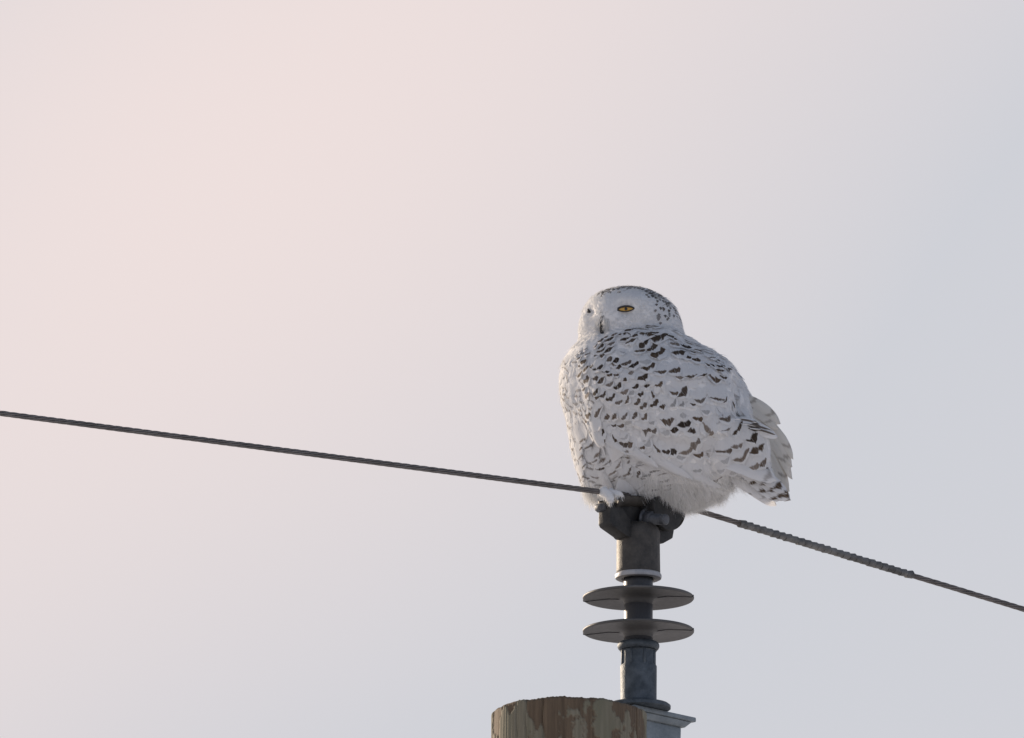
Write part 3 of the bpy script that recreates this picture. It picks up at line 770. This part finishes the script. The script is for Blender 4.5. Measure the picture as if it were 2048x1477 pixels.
# 2. barred feathers of the back, wing and flank, each one by itself: (x, y, bar width, bar slope, strength, [bar thickness])
# strength: 1 dark, .7 brown, .4 pale; negative = washed grey
MARKS = [
 ((1120, 540, 6.4), [(780, 835, 70, 25, 1), (890, 800, 130, 20, 1), (985, 785, 60, 20, .9), (860, 845, 130, 20, 1), (1080, 812, 130, 12, .9), (950, 865, 110, 20, 1, 40), (845, 915, 150, 30, .9, 38), (650, 905, 140, 25, .9),
  (520, 930, 90, 30, .8), (900, 960, 145, 28, .8, 45), (660, 965, 105, 20, .6), (1230, 825, 90, 5, .9), (1180, 885, 180, -5, .9, 48), (1340, 925, 180, 18, .9, 60), (1070, 975, 150, 38, .9, 55), (1180, 1020, 140, 32, .9, 55),
  (1020, 1060, 120, 5, .8, 38), (1470, 965, 120, -8, .5, 40), (1610, 1002, 145, -15, 1, 42), (1255, 1080, 160, 22, .9, 75), (1410, 865, 90, -10, .8), (1450, 892, 90, -15, .8), (1540, 835, 120, -10, .8), (1650, 940, 90, -25, .9),
  (1760, 970, 80, -12, .9), (1765, 1042, 95, -20, .9), (1910, 1065, 140, -8, .8), (1280, 760, 180, -3, .9, 20), (1500, 805, 90, -10, .7, 20), (1320, 795, 130, -8, .8, 20), (700, 838, 80, 28, .8, 22), (600, 880, 60, 30, .8, 22),
  (530, 990, 95, 42, .9, 38), (465, 990, 60, 50, .7), (530, 1040, 125, 32, .9, 45), (630, 1035, 125, 32, .9, 45), (480, 1100, 80, 30, .8), (550, 1105, 65, 30, .8, 35), (800, 1070, 60, -15, -.5), (630, 1150, 85, 25, .7, 50), (720, 1155, 80, 28, 1, 60),
  (345, 1095, 60, 20, .8), (250, 1145, 62, 25, 1), (305, 1190, 78, 18, 1, 45), (265, 1060, 34, 35, .9), (215, 1105, 32, 40, .9), (330, 1030, 32, 25, .8), (270, 1240, 60, 25, .7), (340, 1280, 105, 45, .9, 35), (410, 1245, 60, 35, .9, 32), (470, 1235, 60, 35, .9, 32),
  (500, 1285, 165, 28, 1, 40), (270, 1345, 90, 52, .9, 34), (700, 1215, 70, 10, .5, 45), (750, 1242, 75, 20, 1, 60), (850, 1212, 125, 20, .7, 42), (940, 1240, 135, 24, 1, 50), (1130, 1272, 190, 20, .9, 62), (910, 1320, 70, 20, .4, 60),
  (1090, 1200, 140, 0, -.35, 50), (590, 1330, 115, 15, 1, 38), (640, 1370, 80, 28, 1, 50), (710, 1360, 80, 15, .9, 35), (1290, 1330, 140, 2, .8, 48), (1470, 1310, 145, 18, .8, 65), (350, 1420, 90, 40, .7, 60), (460, 1400, 75, 20, .8, 50), (540, 1425, 105, 35, .8, 45),
  (730, 1400, 80, 30, -.7, 50), (835, 1420, 60, 60, .9, 40), (1065, 1400, 150, 42, 1, 80)]),
 ((1090, 640, 7.385), [(585, 1035, 60, 45, .6, 40), (640, 1120, 90, 50, .35, 45), (770, 1070, 115, 50, .9, 50), (870, 1125, 105, 40, .8, 48), (985, 1170, 140, 30, .9, 65), (775, 1155, 62, 0, .8, 38), (1100, 1225, 115, 22, .6, 42), (1225, 1200, 110, 70, .8, 42),
  (1375, 1225, 120, 48, .75, 45), (1460, 1275, 120, 40, .7, 50), (1620, 1245, 125, 40, .95, 60), (1735, 1290, 85, 10, 1, 50), (1415, 1110, 85, 15, 1, 48), (1340, 1000, 95, 25, 1, 45), (1185, 1075, 115, 25, .5, 45), (1280, 1080, 85, 40, -.5, 55),
  (1085, 1000, 115, 35, .85, 55), (970, 965, 115, 25, .5, 42), (1512, 990, 45, 0, 1, 35), (1680, 1015, 170, 42, .85, 70), (1590, 1115, 75, -60, .9, 36), (825, 1375, 160, 48, .7, 55), (655, 1420, 75, 30, .9, 55), (930, 1430, 100, 55, .7, 55), (1050, 1430, 100, 55, .7, 55),
  (1185, 1430, 130, 48, .6, 50), (1335, 1420, 105, 52, .7, 55), (1485, 1445, 105, 48, .75, 48), (1430, 900, 90, 20, .9, 40)]),
 ((1340, 680, 7.385), [(130, 205, 190, 8, .95, 55), (235, 285, 150, -8, 1, 52), (395, 328, 135, -2, 1, 55), (425, 90, 62, -5, .9, 22), (290, 55, 90, -25, .9, 22), (410, 170, 110, -20, .9, 28), (580, 190, 165, -6, .8, 24), (340, 195, 75, -25, .7, 24),
  (770, 210, 135, -26, .9, 26), (795, 285, 125, 5, 1, 40), (600, 315, 130, 5, .7, 24), (700, 315, 72, -10, 1, 26), (548, 380, 62, -30, 1, 26), (622, 387, 62, -25, 1, 30), (730, 413, 85, -5, 1, 32), (790, 400, 55, -15, .8, 20), (740, 492, 155, -6, .95, 42),
  (870, 465, 85, -12, .9, 36), (960, 375, 110, -35, .8, 26), (910, 432, 44, -10, .7, 26), (1030, 480, 75, -30, .8, 24), (1045, 560, 85, -25, .8, 36), (780, 583, 110, -10, .9, 38), (1150, 640, 150, -55, .8, 24), (650, 640, 190, -8, .95, 55), (480, 555, 180, 30, 1, 62),
  (310, 570, 190, 10, .8, 50), (140, 575, 110, -5, .5, 40), (190, 800, 180, 45, .8, 75), (60, 800, 120, -10, .8, 40), (60, 950, 130, 55, -.8, 36), (180, 965, 75, 45, -.9, 45), (330, 962, 48, -15, 1, 30), (450, 915, 150, 8, .6, 50), (690, 912, 220, -8, .9, 58),
  (805, 895, 100, 45, .85, 40), (932, 970, 70, -55, 1, 45), (980, 1075, 70, 5, 1, 40), (1035, 1133, 110, -8, 1, 22), (830, 1190, 140, 15, .7, 55), (410, 1175, 130, -8, .9, 60), (210, 1255, 190, 12, 1, 70), (70, 1330, 130, 8, 1, 60), (290, 1335, 170, -25, .95, 80),
  (540, 1340, 170, -55, .45, 80), (820, 1350, 200, 3, .5, 60), (990, 1350, 220, 36, 1, 70), (1240, 950, 130, -50, .45, 26), (1365, 980, 145, -38, .6, 28), (1500, 1020, 140, -38, .55, 28), (1350, 1140, 90, -70, .4, 34), (1645, 1380, 110, -60, .5, 30),
  (530, 1075, 110, 0, -.6, 40), (860, 1060, 110, 0, -.35, 60), (195, 1120, 90, 0, -.4, 60), (725, 1072, 66, -35, -.8, 24)]),
 ((1100, 800, 6.155), [(1185, 392, 100, 12, .65, 50), (1272, 388, 82, 15, .6, 50), (1450, 280, 150, 5, .8, 65), (480, 200, 62, 30, .8, 45), (455, 265, 36, 45, .8, 30), (590, 475, 70, 45, .9, 50), (645, 415, 85, 45, .9, 55), (650, 508, 45, -45, .9, 32), (795, 485, 80, -50, .9, 28),
  (910, 548, 88, -8, .75, 50), (985, 552, 82, 18, .75, 55), (1140, 590, 62, 15, .8, 36), (1215, 540, 85, 50, -.45, 45), (1310, 620, 100, -45, .8, 32), (1428, 645, 92, -5, .9, 45), (1507, 635, 100, 15, .9, 60), (1215, 725, 66, 42, .85, 34), (930, 472, 95, 28, -.4, 40),
  (960, 320, 60, 30, -.5, 50), (1420, 405, 90, 0, -.35, 55), (1268, 282, 70, 40, -.6, 38), (785, 322, 60, 0, .8, 24), (870, 336, 84, 12, .75, 36),
  (445, 478, 150, 42, .7, 22), (515, 565, 160, 38, .75, 30), (640, 645, 190, 42, .65, 38), (720, 690, 210, 45, .6, 36), (580, 752, 110, 32, .65, 24), (445, 812, 92, 45, .85, 28), (630, 847, 84, 12, .85, 28), (745, 755, 170, 38, .7, 26), (770, 902, 120, 25, .6, 24),
  (880, 655, 180, 40, .55, 32), (860, 800, 150, 58, .5, 28), (935, 720, 130, 40, .55, 36), (985, 872, 105, 70, .75, 34), (1090, 912, 100, 70, .75, 36), (930, 925, 140, 20, .6, 22), (900, 1095, 112, 25, .75, 26), (1085, 1090, 140, 28, -.3, 30), (440, 930, 110, 60, .6, 22),
  (420, 680, 140, 45, .6, 22), (395, 600, 75, 50, .65, 22), (1110, 770, 130, 40, -.45, 40), (1200, 1105, 70, 30, -.3, 30)]),
 ((1340, 820, 6.715), [(225, 568, 155, 22, .55, 40), (325, 465, 120, 25, .5, 55), (385, 612, 82, 12, .8, 38), (590, 682, 120, 38, -.6, 34), (730, 577, 115, -2, .75, 38), (770, 682, 125, 28, -.4, 42), (900, 495, 150, 22, .45, 34), (1070, 425, 195, 28, .95, 50),
  (1010, 642, 195, 26, .65, 45), (1175, 548, 205, 30, .95, 52), (930, 792, 122, -5, .8, 38), (1120, 782, 130, 18, .4, 40), (1250, 722, 145, 36, .65, 48), (1110, 882, 230, -8, .9, 40), (1262, 848, 150, 40, 1, 60), (700, 837, 122, 8, -.45, 32), (830, 847, 62, 0, -.35, 30), (370, 812, 82, 8, -.6, 30), (150, 637, 86, 0, -.4, 42)]),
]
cnt = 0
for (ox, oy, sc), lst in MARKS:
    for mk in lst:
        X, Y, w, ang, st = mk[:5]
        h = (mk[5] if len(mk) > 5 else min(34, 0.32 * w)) / sc
        if ox == 1340 and oy == 820: w, h = w * 1.28, h * 1.2
        px, py, w = ox + X / sc, oy + Y / sc, w / sc
        p = hit(px, py)
        if p is None: continue
        n = snormal(p)
        fa = flowang(px, py)
        pa = RAD(ang) - math.pi / 2
        dlt = (pa - fa + math.pi) % (2 * math.pi) - math.pi
        fa = fa + (0.9 if py > interp(WINGLOW, px) else 0.55) * dlt                      # the feather follows the plumage, its bar may lie askew on it
        T = onsurf(fa, n); B = n.cross(T)
        bvec = onsurf(RAD(ang), n)
        # real width of the bar on the slanting surface
        scr = math.hypot(bvec.dot(RT), bvec.dot(UP)); wl = w / 1000 / max(scr, 0.45)
        hs = math.hypot(T.dot(RT), T.dot(UP)); hl = h / 1000 / max(hs, 0.4)
        Wd = max(0.013, wl * 1.30); L = min(0.075, max(0.030, 1.7 * Wd))
        tipx = max(0.006, min(0.012, hl * 0.9)); v0 = 1 - (tipx + hl * 0.5) / L
        cosb = bvec.dot(B); sinb = bvec.dot(T)
        if cosb < 0: cosb, sinb = -cosb, -sinb
        slope = max(-0.9, min(0.9, sinb / max(cosb, 0.4))) * (Wd * 0.5) / L
        if n.cross(T).dot(RT) < 0: pass
        P = Plume()
        grey = st < 0
        flank = py > interp(WINGLOW, px)
        fac_ = 0.5 * abs(st) + 0.1 if grey else 0.6 + 0.4 * st
        brn = random.uniform(0, .15) if grey else min(1, max(0, 1.25 - st + random.uniform(-0.15, 0.3)))
        cvr_ = random.uniform(-.04, .04) if flank else random.uniform(-0.16, -0.02)
        bar = ((v0, hl * (0.48 if flank else 0.60) / L, fac_), (slope, cvr_), (brn, 10.0, random.uniform(.88, 1.0)))
        small = Wd < 0.018
        feather(P, p - T * (L * v0), T, Wd, L, base=-0.0015, lift=0.0044 if not small else 0.0036, camber=0.0008, bar=bar, nu=7, nv=9, jag=0.05)
        nm = 'flank_feather' if flank else ('back_feather' if py < 745 else 'wing_covert_feather')
        P.build(nm, M_feather, owl); cnt += 1
print('marked feathers', cnt)

# 3. long flight and tail feathers: root px, py, depth -> tip px, py, depth, width, bow, bars
def quill(name, r, tp, wpx, bow, bar, face, lift=0.004, mat=None):
    a, b_ = W(*r), W(*tp)
    L = (b_ - a).length; T = (b_ - a).normalized()
    n = face - T * face.dot(T); n.normalize()
    P = Plume()
    feather(P, a, T, wpx / 1000, L, base=0.0, lift=lift, camber=0.003, bar=bar, nu=9, nv=18, jag=0.03, snap=False, bend=bow, nrm_=n)
    return P.build(name, mat or M_feather, owl)
fq = (-FW * 0.75 + RT * 0.62 + UP * 0.2).normalized()
def B_(v0, th, st, slope=0.0, brown=.6, per=10.0, cv=-.05): return ((v0, th, st), (slope, cv), (brown, per, 1.05))
for k, (r, tp, w, bow, bar) in enumerate([
    ((1466, 790, -.050), (1558, 850, -.030), 26, .10, B_(.78, .04, .5, .05, .6, .4)), ((1470, 802, -.052), (1553, 860, -.034), 26, .08, B_(.8, .03, .45, .05, .6, .45)), ((1472, 815, -.054), (1538, 872, -.040), 28, .06, B_(.7, .03, .35)),
    ((1505, 826, -.042), (1583, 920, -.024), 22, .13, B_(.80, .03, .5, .05, .6, .4)), ((1500, 828, -.046), (1580, 936, -.028), 24, .12, B_(.85, .03, .5)), ((1498, 832, -.048), (1570, 944, -.032), 24, .11, B_(.6, .02, .3)),
    ((1496, 836, -.050), (1580, 960, -.034), 24, .11, B_(.75, .03, .5, .05, .6, .5)), ((1494, 840, -.053), (1567, 968, -.037), 24, .10, B_(.88, .03, .5)), ((1492, 845, -.056), (1574, 984, -.038), 26, .10, B_(.82, .03, .6, .05, .5, .6)),
    ((1490, 850, -.060), (1571, 1001, -.042), 26, .09, B_(.93, .045, .95, 0, .4)), ((1488, 852, -.064), (1559, 990, -.046), 28, .08, B_(.9, .03, .6)), ((1484, 850, -.068), (1547, 972, -.052), 30, .07, B_(.9, .02, .3))]):
    quill('primary_feather', r, tp, w, bow, bar, fq, mat=M_quill)
fn = (-FW * 0.95 + UP * 0.25 + RT * 0.1).normalized()
for k, (r, tp, w, bow, bar) in enumerate([
    ((1440, 842, -.142), (1553, 876, -.112), 26, .06, B_(.62, .06, .9, .0, .4)), ((1445, 852, -.141), (1548, 870, -.115), 18, .06, B_(.6, .10, .9, 0, .2)),
    ((1400, 905, -.134), (1551, 962, -.104), 40, .04, B_(.90, .03, .5))]):
    quill('tertial_feather', r, tp, w, bow, bar, fn)
for (r, tp, w, bow) in [((1466, 839, -.150), (1512, 847, -.140), 4, .05), ((1482, 848, -.148), (1543, 863, -.126), 4, .04), ((1500, 857, -.145), (1548, 871, -.124), 4, .04)]:
    quill('tertial_feather', r, tp, w, bow, ((.6, .35, .85), (0, 0), (.35, 10., 3.)), fn)
ft = (-FW * 0.85 + UP * 0.35).normalized()
for k, (r, tp, w, bow, bar) in enumerate([
    ((1440, 942, -.075), (1550, 1012, -.058), 30, .04, B_(.62, .03, .85, .0, .5)), ((1450, 930, -.080), (1546, 1002, -.066), 34, .0, B_(.85, .035, .5)), ((1470, 925, -.088), (1562, 1002, -.072), 34, .0, B_(.70, .05, .95, .03, .5, .22)),
    ((1480, 920, -.092), (1579, 1002, -.074), 32, .0, B_(.72, .05, 1, .04, .5, .16)), ((1490, 915, -.094), (1572, 988, -.078), 28, -.02, B_(.8, .05, 1, .03, .5, .2))]):
    quill('tail_feather', r, tp, w, bow, bar, ft)
# loose side feathers by the legs and along the lower wing edge
for (r, tp, w, lf) in [((1196, 925), (1230, 985), 20, .006), ((1205, 862), (1258, 912), 20, .005), ((1240, 885), (1318, 934), 24, .005), ((1300, 915), (1385, 958), 26, .005), ((1350, 935), (1440, 975), 26, .005), ((1395, 945), (1465, 982), 26, .005), ((1180, 820), (1200, 862), 34, .005), ((1188, 845), (1212, 895), 30, .006)]:
    a, b_ = hit(*r), hit(*tp)
    if a is None or b_ is None: continue
    P = Plume(); feather(P, a, b_ - a, w / 1000, (b_ - a).length, base=0.0, lift=lf, camber=0.002, nu=7, nv=12, jag=0.04)
    P.build('side_feather', M_feather, owl)

quill('side_feather', (1246, 945, -.092), (1241, 1016, -.074), 30, .03, B_(.72, .03, .5), fn)
quill('side_feather', (1262, 955, -.088), (1262, 1008, -.070), 28, -.03, B_(.6, .03, .3), fn)

# 4. down: fine filaments on belly, legs, face and along the outline
PD = Plume()
DARK = ((0.5, 1.0, 0.85), (0.0, 0.0), (0.25, 10.0, 9.0))
def filament(P, p, d, L, w, curl, dark=False):
    side = d.orthogonal().normalized(); q = random.uniform(0, 6.283)
    side = (side * math.cos(q) + d.cross(side) * math.sin(q)).normalized()
    nb_ = DARK if dark else NOBAR
    k0 = len(P.v)
    for i in range(4):
        v = i / 3
        c = p + d * (L * v) + curl * (L * v * v)
        ww = w * (1 - v * 0.85)
        for s in (-0.5, 0.5):
            P.v.append(c + side * (ww * s)); P.uv.append((s * 2, v, 0)); P.bar.append(nb_[0]); P.form.append((0, 0, random.random())); P.tone.append(nb_[2])
    for i in range(3):
        a = k0 + 2 * i; P.f.append((a, a + 1, a + 3, a + 2))
down = Vector((0, 0, -1))
polys = me.polygons
for pl in polys:
    n = pl.normal; p = pl.center
    px, py, dp = pix(p)
    T = None
    if ishead(px, py):
        k, L, out_ = 0.4, random.uniform(0.005, 0.009), 0.10
        if math.hypot(px - EYE[0], (py - EYE[1]) * 2.0) < 20: continue
    elif py > 968 and 1160 < px < 1480:
        k, L, out_ = 2.2, random.uniform(0.012, 0.030), 0.25
    elif py > 940 and 1270 < px < 1480:
        k, L, out_ = 0.8, random.uniform(0.012, 0.026), 0.25
    elif px < 1200 and py > 690:
        k, L, out_ = 0.10, random.uniform(0.008, 0.018), 0.10
    else:
        k, L, out_ = 0.10, random.uniform(0.006, 0.014), 0.12
    wd_ = random.uniform(0.0005, 0.0011)
    if py > 984 and 1255 < px < 1420 and n.dot(FW) < 0.3: k, L, wd_ = 6.0, random.uniform(0.012, 0.026), 0.0006
    dk = False
    if ishead(px, py):
        cw = crown(px, py) * min(1.2, max(0, 3.2 * blotch(p) - 1.0)) if n.dot(FW) < 0.35 else 0
        dk = random.random() < cw * 0.8
        if cw > 0.05 and not dk: k = 0.2
    m_ = int(k) + (random.random() < k - int(k))
    for _ in range(m_):
        if T is None: T = direction(p, n)[0]
        vs4 = [me.vertices[i].co for i in pl.vertices]
        q = p + (random.choice(vs4) - p) * random.random()
        d = (T + n * out_ * random.uniform(0.4, 1.5) + Vector((random.gauss(0, .18), random.gauss(0, .18), random.gauss(0, .18)))).normalized()
        filament(PD, q + n * 0.001, d, L + 0.003, wd_, down * 0.15 + T * 0.2, dk)

# 5. feet: plump feathered toes closed over the trough, dark claws
def foot(c):
    V_, F_ = [], []
    toes = ((-0.002, 0.003, 0.9), (0.024, 0.006, 0.3))
    for (dx, dq, ln) in toes:
        path = [c + LD * dx * 0.7 + QD * 0.002 + ZD * 0.006, c + LD * dx * 0.8 + QD * 0.008 + ZD * 0.001, c + LD * dx * 0.9 + QD * (0.014 + dq) - ZD * 0.005 * ln, c + LD * dx + QD * (0.019 + dq) - ZD * 0.012 * ln, c + LD * dx + QD * (0.021 + dq) - ZD * 0.020 * ln, c + LD * dx + QD * (0.021 + dq) - ZD * 0.026 * ln]
        v, f = tube(path, lambda k: 0.0115 * (1 - 0.45 * k) * (1 if k < 0.95 else 0.45), 14)
        o_ = len(V_); V_ += v; F_ += [tuple(i + o_ for i in q) for q in f]
        for i in range(300):
            ii = random.randrange(len(v)); q = v[ii]; cen = path[ii // 14]
            n = (q - cen).normalized()
            filament(PD, q, (n * 0.12 - ZD * 0.95 + Vector((random.gauss(0, .08), random.gauss(0, .08), 0))).normalized(), random.uniform(.004, .009), 0.0009, Vector((0, 0, 0)))
    fo = obj('foot', V_, F_, M_skin, owl)
    for (dx, dq, ln) in toes:
        b0 = c + LD * dx + QD * (0.020 + dq) - ZD * 0.020 * ln
        v, f = tube([b0, b0 - ZD * 0.006 - QD * 0.002, b0 - ZD * 0.010 - QD * 0.005], lambda k: 0.0022 * (1 - 0.9 * k), 8)
        obj('claw', v, f, M_core, fo)
foot(LD * -0.104 + QD * 0.000 + ZD * Z(1005))
foot(LD * 0.040 + QD * -0.066 + ZD * Z(996))
o = PD.build('down', M_down, owl); o['kind'] = 'stuff'

# 6. eyes and beak
m, t, b = newmat('amber_iris'); M_iris = m
b.inputs['Base Color'].default_value = (0.52, 0.29, 0.045, 1); b.inputs['Roughness'].default_value = 0.25; b.inputs['Coat Weight'].default_value = 0.3
m, t, b = newmat('black_lid'); M_lid = m
b.inputs['Base Color'].default_value = (0.022, 0.018, 0.016, 1); b.inputs['Roughness'].default_value = 0.5
m, t, b = newmat('pupil'); M_pupil = m
b.inputs['Base Color'].default_value = (0.012, 0.008, 0.006, 1); b.inputs['Roughness'].default_value = 0.2
def eye(px, py, hw, up_, lo_, facing, tilt, out_):
    p = hit(px, py); n = facing.normalized()
    p = p + n * out_
    ex = (RT - n * RT.dot(n)).normalized(); ey = n.cross(ex)
    if ey.z < 0: ey = -ey
    ex, ey = ex * math.cos(tilt) + ey * math.sin(tilt), ey * math.cos(tilt) - ex * math.sin(tilt)
    hw /= 1000; up_ /= 1000; lo_ /= 1000
    root = None
    v, f = [], []
    NUU, NVV = 20, 8
    def lid(u, s): return (up_ if s > 0 else -lo_) * max(0, 1 - abs(u) ** 2.2) ** 0.8
    for i in range(NUU + 1):
        u = -1 + 2 * i / NUU
        for j in range(NVV + 1):
            s = -1 + 2 * j / NVV
            y = abs(s) * lid(u, s)
            v.append(p + ex * (u * hw) + ey * y + n * (0.004 * (1 - u * u * 0.9) - 0.25 * abs(y) * abs(s)))
    for i in range(NUU):
        for j in range(NVV):
            a = i * (NVV + 1) + j
            f.append((a, a + NVV + 1, a + NVV + 2, a + 1))
    root = obj('eye', v, f, M_iris, owl)
    path = []
    for i in range(41):
        a = 2 * math.pi * i / 40
        u = math.cos(a) * 1.04; s = math.sin(a)
        y = lid(max(-1, min(1, u)), s)
        path.append(p + ex * (u * hw * 1.03) + ey * y + n * (0.004 * (1 - min(1, u * u) * 0.9) - 0.0002))
    v, f = tube(path, lambda k: 0.0011 + 0.0010 * max(0, math.sin(2 * math.pi * k)) + 0.0022 * max(0, -math.cos(2 * math.pi * k)) ** 6, 8)
    obj('eyelid', v, f, M_lid, root)
    v = [p + n * 0.0058 + ex * 0.0008]; f = []
    for j in range(20):
        a = 2 * math.pi * j / 20
        v.append(p + ex * (0.0008 + 0.0030 * math.cos(a)) + ey * (0.0030 * math.sin(a) - 0.0004) + n * 0.0050)
        f.append((0, 1 + j, 1 + (j + 1) % 20))
    obj('pupil', v, f, M_pupil, root)
fe = (-FW * 0.93 - RT * 0.12 + UP * 0.05)
eye(1252, 618.5, 16.5, 5.0, 5.4, fe, RAD(3), 0.0035)
eye(1180, 623, 4.0, 1.2, 1.6, (-FW * 0.65 - RT * 0.75), RAD(-25), 0.0005)
p0, p1, p2, p3 = hit(1203, 640), hit(1202, 650), hit(1203, 660), hit(1205, 667)
od = -FW
path = [p0 - od * 0.002, p1 + od * 0.003, p2 + od * 0.004, p3 + od * 0.001 - UP * 0.002]
v, f = tube(path, lambda k: 0.0012 + 0.0030 * math.sin(math.pi * min(1, k * 0.55 + 0.05)) ** 2.0, 12)
obj('beak', v, f, M_lid, owl)
# bristles that hide most of the beak
PR = Plume()
for i in range(420):
    s = random.random()
    sd = random.choice((-1, 1))
    q = hit(1203 + sd * random.uniform(5, 16), 636 + 26 * s)
    if q is None: continue
    d = (RT * -sd * 0.55 * random.uniform(.3, 1) - UP * 0.75 - FW * 0.45 + Vector((random.gauss(0, .15), random.gauss(0, .15), random.gauss(0, .15)))).normalized()
    filament(PR, q, d, random.uniform(0.006, 0.013), 0.0010, -UP * 0.2)
PK = Plume()
for i in range(90):
    q = hit(1203.5 + random.gauss(0, 2.2), random.uniform(618, 662))
    if q is None: continue
    d = (RT * random.gauss(0, .35) - UP * 0.8 - FW * 0.35).normalized()
    filament(PK, q, d, random.uniform(0.004, 0.010), 0.0007, -UP * 0.1)
o = PK.build('dark_bristles', M_lid, owl); o['kind'] = 'stuff'
o = PR.build('beak_bristles', M_down, owl); o['kind'] = 'stuff'
